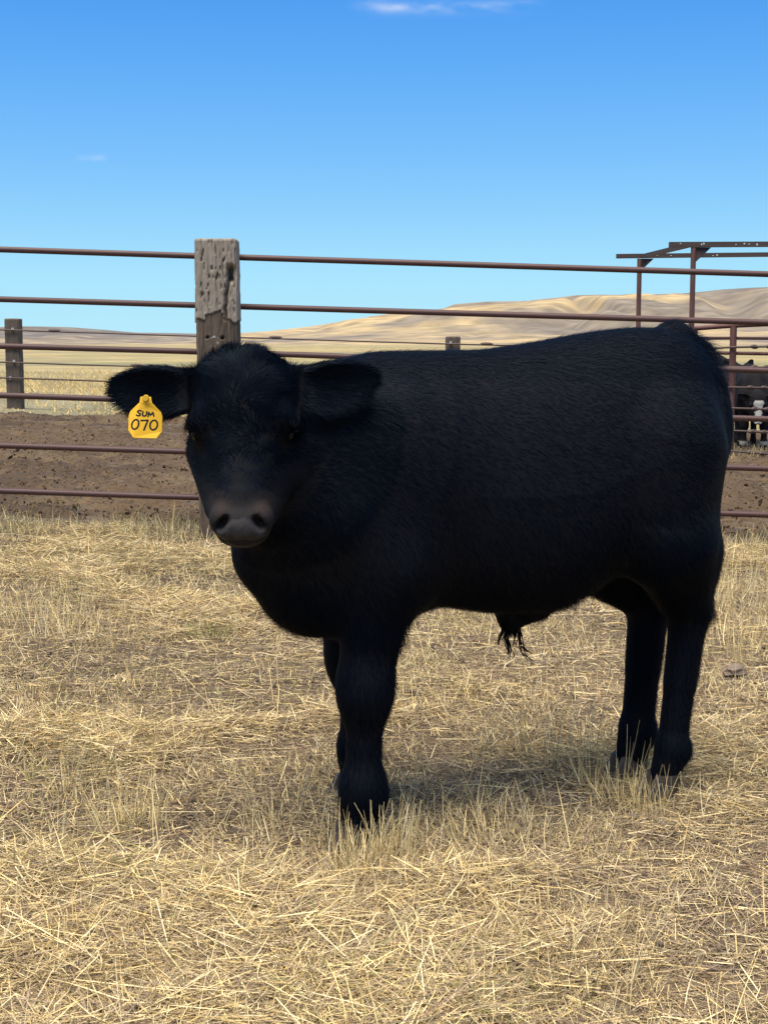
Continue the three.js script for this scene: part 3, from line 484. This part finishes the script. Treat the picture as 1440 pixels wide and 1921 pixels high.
  const loop = (x, y, rx, ry, tilt) => ink(13, Array.from({ length: 25 }, (_, i) => { const a = i / 24 * Math.PI * 2.06 - 1.4; return [x + rx * Math.cos(a) + tilt * Math.sin(a), y + ry * Math.sin(a)]; }));
  ink(12, [[98, 112], [82, 110], [70, 117], [76, 127], [91, 133], [90, 145], [76, 150], [64, 145]]); ink(12, [[110, 118], [107, 140], [114, 150], [128, 149], [136, 138], [138, 118]]); ink(12, [[148, 152], [152, 122], [166, 142], [182, 120], [190, 148]]);
  loop(56, 214, 25, 36, -6); ink(13, [[98, 184], [148, 180], [134, 215], [120, 254]]); loop(190, 214, 27, 36, -4);
  const tex = new THREE.CanvasTexture(cv); tex.colorSpace = THREE.SRGBColorSpace;
  const sh = new THREE.Shape([[-.0105, .052], [.0105, .052], [.0125, .040], [.0315, .021], [.0345, .012], [.0345, -.018], [.0235, -.033], [-.0235, -.033], [-.0345, -.018], [-.0345, .012], [-.0315, .021], [-.0125, .040]].map((p) => new THREE.Vector2(...p)));
  const tg = new THREE.ExtrudeGeometry(sh, { depth: .0016, bevelEnabled: true, bevelSize: .0008, bevelThickness: .0006, bevelSegments: 2 });
  const pa = tg.attributes.position, uv = tg.attributes.uv; for (let i = 0; i < pa.count; i++) { uv.setXY(i, (pa.getX(i) + .0365) / .073, (pa.getY(i) + .0355) / .09); pa.setZ(i, pa.getZ(i) - 5 * pa.getX(i) ** 2 + .8 * pa.getY(i) * pa.getX(i)); } tg.computeVertexNormals();
  const tag = part('ear_tag', tg, new THREE.MeshPhysicalMaterial({ map: tex, roughness: .45 }), calf); tag.userData.label = 'yellow plastic ear tag handwritten SUM 070';
  const tp = new THREE.Vector3(-.206, .008, -.032).applyMatrix4(F.hm); tag.position.copy(tp); tag.rotation.set(-.06, -.419 + .05, -.04, 'YXZ');
  part('tag_stud', new THREE.CylinderGeometry(.006, .0075, .012, 12).rotateX(Math.PI / 2), new THREE.MeshStandardMaterial({ color: lin(.6, .36, .02), roughness: .5 }), tag, [0, .050, .004]);
}

// ------------------------------------------------------------------ cattle standing in the pen beyond the panel
{
  const straight = { hindNear: [V(.47, .455, .11), V(.43, .125, .107), V(.41, .05, .107)], hindFar: [V(.42, .455, -.11), V(.37, .125, -.107), V(.35, .05, -.107)], frontNear: [V(-.45, .365, .13), V(-.45, .135, .13), V(-.46, .05, .13)], frontFar: [V(-.41, .365, -.13), V(-.40, .13, -.13), V(-.41, .05, -.13)], extra: POSE.extra.slice(2), ears: [.25, .25] };
  const neckTo = (hx, hy, hz) => [[roundCone(V(-.34, .86, 0), V(lerp(-.34, hx, .8), hy, lerp(0, hz, .8)), .19, .11), .09], [roundCone(V(-.42, .70, 0), V(lerp(-.42, hx, .75), hy - .08, lerp(0, hz, .7)), .17, .09), .09]];
  const herd = [
    // label, position, turn, scale, head position, head pitch, ears, colour, white marks
    ['dark brown backed calf standing broadside behind the knotted rods', [4.64, -17.95], Math.PI - .12, .77, V(-.86, .90, 0), .15, .25, [.026, .015, .012], null],
    ['black calf facing us, only its pricked ears and poll above the others', [4.41, -18.95], Math.PI / 2 + .05, .95, V(-.86, .885, 0), .1, 1.05, [.009, .007, .008], null],
    ['black calf with a white blaze down its face and white shins', [4.32, -17.02], Math.PI / 2 - .12, .86, V(-.76, .655, 0), .35, .25, [.010, .008, .009], 'blaze'],
  ];
  herd[0][3] = .84; herd.forEach(([label, [x, z], turn, sc, hp, pitch, prick, colr, mark], i) => {
    const o = thing('pen_calf', label, 'calf', [x, groundY(x, z), z], turn, 'cattle in the pen'); o.scale.setScalar(sc);
    const F = bodyField({ ...straight, ears: [prick, prick], neck: neckTo(...hp), head: hp, headTurn: [pitch, -Math.PI / 2, 0] }), m = surfaceNets(F.f, [-1.25, .02, -.36], [.68, 1.3, .36], .0165), v = new THREE.Vector3();
    const paint = (px, py, pz) => { const h = v.set(px, py, pz).applyMatrix4(F.hinv); if (mark) { if (h.length() < .34 && h.z > -.02 && Math.abs(h.x) < .052 + .02 * noise(h.y * 40, 3) && h.y < .08) return [.5, .47, .41]; if (py < .16 && py > .1 && px < 0) return [.3, .27, .22]; } const k = .8 + .5 * noise(px * 9, py * 9, pz * 9); return colr.map((c) => c * k); };
    part('body', geometryOf(m, null, paint), new THREE.MeshPhysicalMaterial({ vertexColors: true, roughness: .85, specularIntensity: .3 }), o);
    for (const k of ['hindNear', 'hindFar', 'frontNear', 'frontFar']) part('hoof', hoofGeo, hoofMat, o, [straight[k][2][0], 0, straight[k][2][2]]);
  });
}

// ------------------------------------------------------------------ straw, stubble and grass
function blade(segs, curve, fold, taper) {      // ribbon along +y, unit length and width, folded along its midrib
  const p = [], ix = [];
  for (let k = 0; k <= segs; k++) { const t = k / segs, w = .5 * (taper ? (1 - .85 * t * t) : 1 - .25 * Math.abs(t * 2 - 1)), z = curve * t * t; p.push(-w, t, z - 0, 0, t, z + fold, w, t, z - 0); if (k) { const o = (k - 1) * 3; for (const q of [0, 1]) ix.push(o + q, o + q + 1, o + q + 3, o + q + 1, o + q + 4, o + q + 3); } }
  const g = new THREE.BufferGeometry(); g.setAttribute('position', new THREE.Float32BufferAttribute(p, 3)); g.setIndex(ix); const n = g.toNonIndexed(); n.computeVertexNormals(); return n;
}
const strawMat = new THREE.MeshStandardMaterial({ color: 0xffffff, roughness: .62 });
const leafMat = new THREE.MeshPhysicalMaterial({ color: 0xffffff, roughness: .75 });
class Field {
  constructor() { this.m = []; this.c = []; }
  add(x, y, z, dx, dy, dz, len, wid, roll, col, thick = wid) {
    const l = Math.hypot(dx, dy, dz); dx /= l; dy /= l; dz /= l;
    let ax = dz, ay = 0, az = -dx; const q = Math.hypot(ax, az); if (q < 1e-4) { ax = 1; az = 0; } else { ax /= q; az /= q; }
    let bx = ay * dz - az * dy, by = az * dx - ax * dz, bz = ax * dy - ay * dx; const c = Math.cos(roll), s = Math.sin(roll);
    const sx = ax * c + bx * s, sy = ay * c + by * s, sz = az * c + bz * s, nx = -ax * s + bx * c, ny = -ay * s + by * c, nz = -az * s + bz * c;
    this.m.push(sx * wid, sy * wid, sz * wid, 0, dx * len, dy * len, dz * len, 0, nx * thick, ny * thick, nz * thick, 0, x, y, z, 1); this.c.push(col[0], col[1], col[2]);
  }
}
const strawTones = [[.74, .585, .29], [.80, .665, .38], [.66, .50, .22], [.56, .415, .19], [.42, .315, .18], [.27, .20, .13], [.70, .575, .345]];
const greenTones = [[.27, .24, .075], [.34, .295, .105], [.20, .19, .065], [.42, .36, .14]];
const g0 = (x, z) => groundY(x, z) + bump(x, z);
{
  const r = rng(99), lying = new Field(), curved = new Field(), stand = new Field(), green = new Field();
  const pick = (set) => { const c = set[Math.floor(r() * set.length)], k = .8 + .4 * r(); return c.map((v) => v * k); };
  const half = (d) => .29 * d + .75;
  const cover = (x, z) => { const m = .20 * smooth(-4.2, -5.4, z); return smooth(-.19 + m, .2 + m, fbm(x * 1.25 + 3, z * 1.5, 33, 4) + .14 * noise(x * 6, z * 6, 2)); };      // how thick the litter lies
  const greenish = (x, z) => smooth(.05, .35, fbm(x * 1.3 + 40, z * 1.7, 66, 3));
  const depth = () => { const u = r(); return 1.75 + (8.75 - 1.75) * Math.pow(u, 1.15); };
  let n = 0; while (n < 470000) {
    const d = depth(), x = (r() * 2 - 1) * half(d), z = -d; if (z < dirtEdge(x) + .05 * noise(x * 9, 3)) continue; const cv = cover(x, z); if (r() > .17 + .83 * cv) continue; n++;
    const long = r(), len = long < .66 ? .014 + .04 * r() : long < .965 ? .05 + .07 * r() : .11 + .11 * r(), a = r() * Math.PI * 2, wid = (.0009 + .0013 * r()) * (long > .55 ? 1.1 : 1) * (1 + d * .05), tilt = (r() - .35) * .42;
    const gk = greenish(x, z), col = r() < .10 * gk ? pick(greenTones) : r() < .15 + .45 * (1 - cv) ? pick([strawTones[4], strawTones[5], [.24, .155, .10]]) : pick(strawTones);
    (r() < .5 ? curved : lying).add(x, g0(x, z) + .002 + .036 * r() * cv, z, Math.cos(a), tilt * (.3 + cv * .9), Math.sin(a), len, wid, (r() - .5) * 1.4, col);
  }
  for (let i = 0; i < 520; i++) { const d = 2.1 + 5.5 * Math.pow(r(), 1.2), x = (r() * 2 - 1) * half(d), z = -d; stand.add(x, g0(x, z), z, (r() - .5) * .9, 1, (r() - .5) * .9, .09 + .12 * r(), .0018 + .0014 * r(), r() * 3, pick(strawTones.slice(0, 3))); }
  n = 0; while (n < 56000) {   // stubble and dry stems
    const d = depth(), x = (r() * 2 - 1) * half(d), z = -d; if (z < dirtEdge(x)) continue; const k = fbm(x * 2.6 + 11, z * 3.0, 44, 3) + .2; if (r() > clamp(k * 1.6, .12, .8)) continue; n++;
    const h = .02 + .075 * r() * r() * r() + (r() < .09 ? .09 * r() : 0), lean = 1.0;
    stand.add(x, g0(x, z), z, (r() - .5) * lean * 2, 1, (r() - .5) * lean * 2, h, .0011 + .0012 * r() + .0001 * d, r() * 3, pick(r() < .12 * greenish(x, z) + .03 ? greenTones : strawTones));
  }
  const clump = (x, z, rad, count, h, lean, tones, field) => { for (let i = 0; i < count; i++) { const a = r() * 6.28, q = Math.sqrt(r()) * rad, px = x + Math.cos(a) * q, pz = z + Math.sin(a) * q; field.add(px, g0(px, pz), pz, Math.cos(a) * lean * r() + (r() - .5) * .3, 1, Math.sin(a) * lean * r() + (r() - .5) * .3, h * (.4 + .75 * r()), .0016 + .0016 * r(), r() * 3, pick(tones)); } };
  for (const [x, z, rad, count, h] of [[-.585, -3.22, .09, 90, .15], [-.70, -3.0, .06, 30, .14], [-.78, -3.45, .06, 26, .13], [.54, -3.72, .12, 46, .18], [.60, -3.62, .1, 26, .14], [.47, -3.92, .14, 40, .15], [-.02, -3.05, .05, 20, .12], [.03, -3.06, .05, 40, .13], [-.06, -3.06, .06, 40, .12], [.62, -3.50, .1, 50, .10], [-.04, -2.98, .09, 60, .08], [.70, -3.53, .07, 40, .08], [.66, -3.68, .07, 40, .08], [-.03, -3.12, .07, 40, .07], [-.10, -3.0, .05, 16, .13], [.66, -3.45, .08, 40, .11], [.0, -2.75, .2, 50, .09], [.35, -2.6, .25, 90, .09], [-.5, -2.45, .2, 60, .10], [-.2, -3.3, .15, 50, .10], [.25, -3.2, .2, 70, .10], [-1.35, -5.6, .2, 120, .14], [-1.1, -5.2, .25, 120, .13], [1.35, -5.4, .4, 260, .16], [1.45, -6.4, .5, 300, .18], [1.6, -7.2, .6, 300, .2]]) clump(x, z, rad, count, h, .45, strawTones.slice(0, 4), stand);
  for (const [x, z, rad, count, h] of [[-.66, -5.35, .08, 90, .09], [.33, -3.75, .2, 30, .05], [-.8, -3.6, .12, 60, .07], [.3, -2.45, .1, 40, .07], [-.35, -2.6, .08, 30, .06], [-1.2, -6.2, .3, 160, .07]]) clump(x, z, rad, count, h, .7, greenTones, green);
  for (let i = 0; i < 17000; i++) {   // tufts along the foot of the pipe fence
    const x = -4.2 + 8.4 * r(), z = dirtEdge(x) + .5 - .75 * Math.pow(r(), 1.2) , k = .28 + .2 * smooth(-.5, -1.5, x) + 1.5 * fbm(x * 2.2, z * 2.2, 4, 3); if (r() > k) continue;
    (r() < .5 ? green : stand).add(x, g0(x, z), z, (r() - .5) * 1.1, 1, (r() - .5) * 1.1, .04 + .12 * r() * r() + (r() < .03 ? .12 : 0), .002 + .002 * r(), r() * 3, pick(r() < .5 ? [[.36, .33, .16], [.46, .40, .21], [.27, .25, .11]] : strawTones));
  }
  for (const [x0, x1, z0, z1, cnt] of [[3.2, 6.5, -15.2, -16.6, 1500]]) for (let i = 0; i < cnt; i++) { const x = x0 + (x1 - x0) * r(), z = z0 + (z1 - z0) * r(); stand.add(x, lotY(x, z) - .01, z, r() - .5, 1, r() - .5, .05 + .13 * r() * r(), .005, r() * 3, pick(strawTones.slice(2))); }
  instanced('straw_litter', blade(2, 0, .35, false), strawMat, lying.m, lying.c, null, 'pale dry straw lying flat over the paddock', 'straw');
  const cg = blade(4, 0, .35, true); { const p = cg.attributes.position; for (let i = 0; i < p.count; i++) { const t = p.getY(i); p.setX(i, p.getX(i) + 8 * (t - t * t) + 1.6 * Math.sin(t * 7)); } cg.computeVertexNormals(); }
  instanced('curled_straw', cg, strawMat, curved.m, curved.c, null, 'bent and curled straw scattered in the litter', 'straw');
  instanced('stubble', blade(3, 6, .35, true), strawMat, stand.m, stand.c, null, 'upright dry stalks and stubble in the paddock', 'grass');
  instanced('green_tufts', blade(3, 9, .3, true), leafMat, green.m, green.c, null, 'grey green grass tufts among the straw and along the pipe fence', 'grass');
  // taller dry grass beyond the rod fence
  const tall = new Field();
  for (let i = 0; i < 34000; i++) { const z = -20.35 - 28 * Math.pow(r(), 1.8), x = (r() * 2 - 1) * (.30 * -z + 3), k = fbm(x * .35, z * .3, 81, 3); if (r() > .55 + k) continue; tall.add(x, groundY(x, z), z, (r() - .5) * 2.2, 1, (r() - .5) * 2.2, (.07 + .24 * r() * (.7 + k)) * (z > -22 ? .28 : 1), .006 + .007 * r(), r() * 3, pick(r() < .12 ? [[.40, .34, .13]] : [[.74, .53, .18], [.68, .48, .15], [.60, .43, .17]])); }
  instanced('tall_dry_grass', blade(2, 5, .3, true), strawMat, tall.m, tall.c, null, 'tall golden grass beyond the rod fence', 'grass');
  // clods in the dirt lot
  const cl = [], cc = [], M = new THREE.Matrix4(), Q = new THREE.Quaternion(), E = new THREE.Euler();
  for (let i = 0; i < 26000; i++) { const d = 8.7 + 12.6 * Math.pow(r(), 1.4), x = (r() * 2 - 1) * (.30 * d + 1.2), z = -d, s = .005 + .016 * r() * r() * r(); if (z > dirtEdge(x) - .05) continue; M.compose(new THREE.Vector3(x, lotY(x, z) + s * .1, z), Q.setFromEuler(E.set(r() * 6, r() * 6, r() * 6)), new THREE.Vector3(s * (1.2 + 1.6 * r()), s * .4, s)); cl.push(...M.elements); const k = .65 + .6 * r(); cc.push(.122 * k, .077 * k, .038 * k); }
  for (let i = 0; i < 420; i++) { const d = 2.2 + 6 * Math.pow(r(), .8), x = (r() * 2 - 1) * half(d), z = -d, s = .005 + .016 * r() * r() * r(); M.compose(new THREE.Vector3(x, g0(x, z) + .014 + s * .2, z), Q.setFromEuler(E.set(r() * .6, r() * 6, r() * .6)), new THREE.Vector3(s * (1.2 + r()), s * .6, s)); cl.push(...M.elements); const k = .6 + .8 * r(); cc.push(.12 * k, .085 * k, .055 * k); }
  M.compose(new THREE.Vector3(1.23, g0(1.23, -4.95) + .02, -4.95), Q.setFromEuler(E.set(0, .4, 0)), new THREE.Vector3(.055, .022, .035)); cl.push(...M.elements); cc.push(.17, .125, .09);
  const cgm = new THREE.IcosahedronGeometry(1, 1); { const p = cgm.attributes.position; for (let i = 0; i < p.count; i++) { const k = 1 + .35 * noise(p.getX(i) * 2, p.getY(i) * 2, p.getZ(i) * 2); p.setXYZ(i, p.getX(i) * k, p.getY(i) * k, p.getZ(i) * k); } cgm.computeVertexNormals(); }
  instanced('dirt_clods', cgm, new THREE.MeshStandardMaterial({ color: 0xffffff, roughness: 1 }), cl, cc, null, 'loose brown clods scattered over the dirt lot and paddock', 'clods');
}

renderer.render(scene, camera);
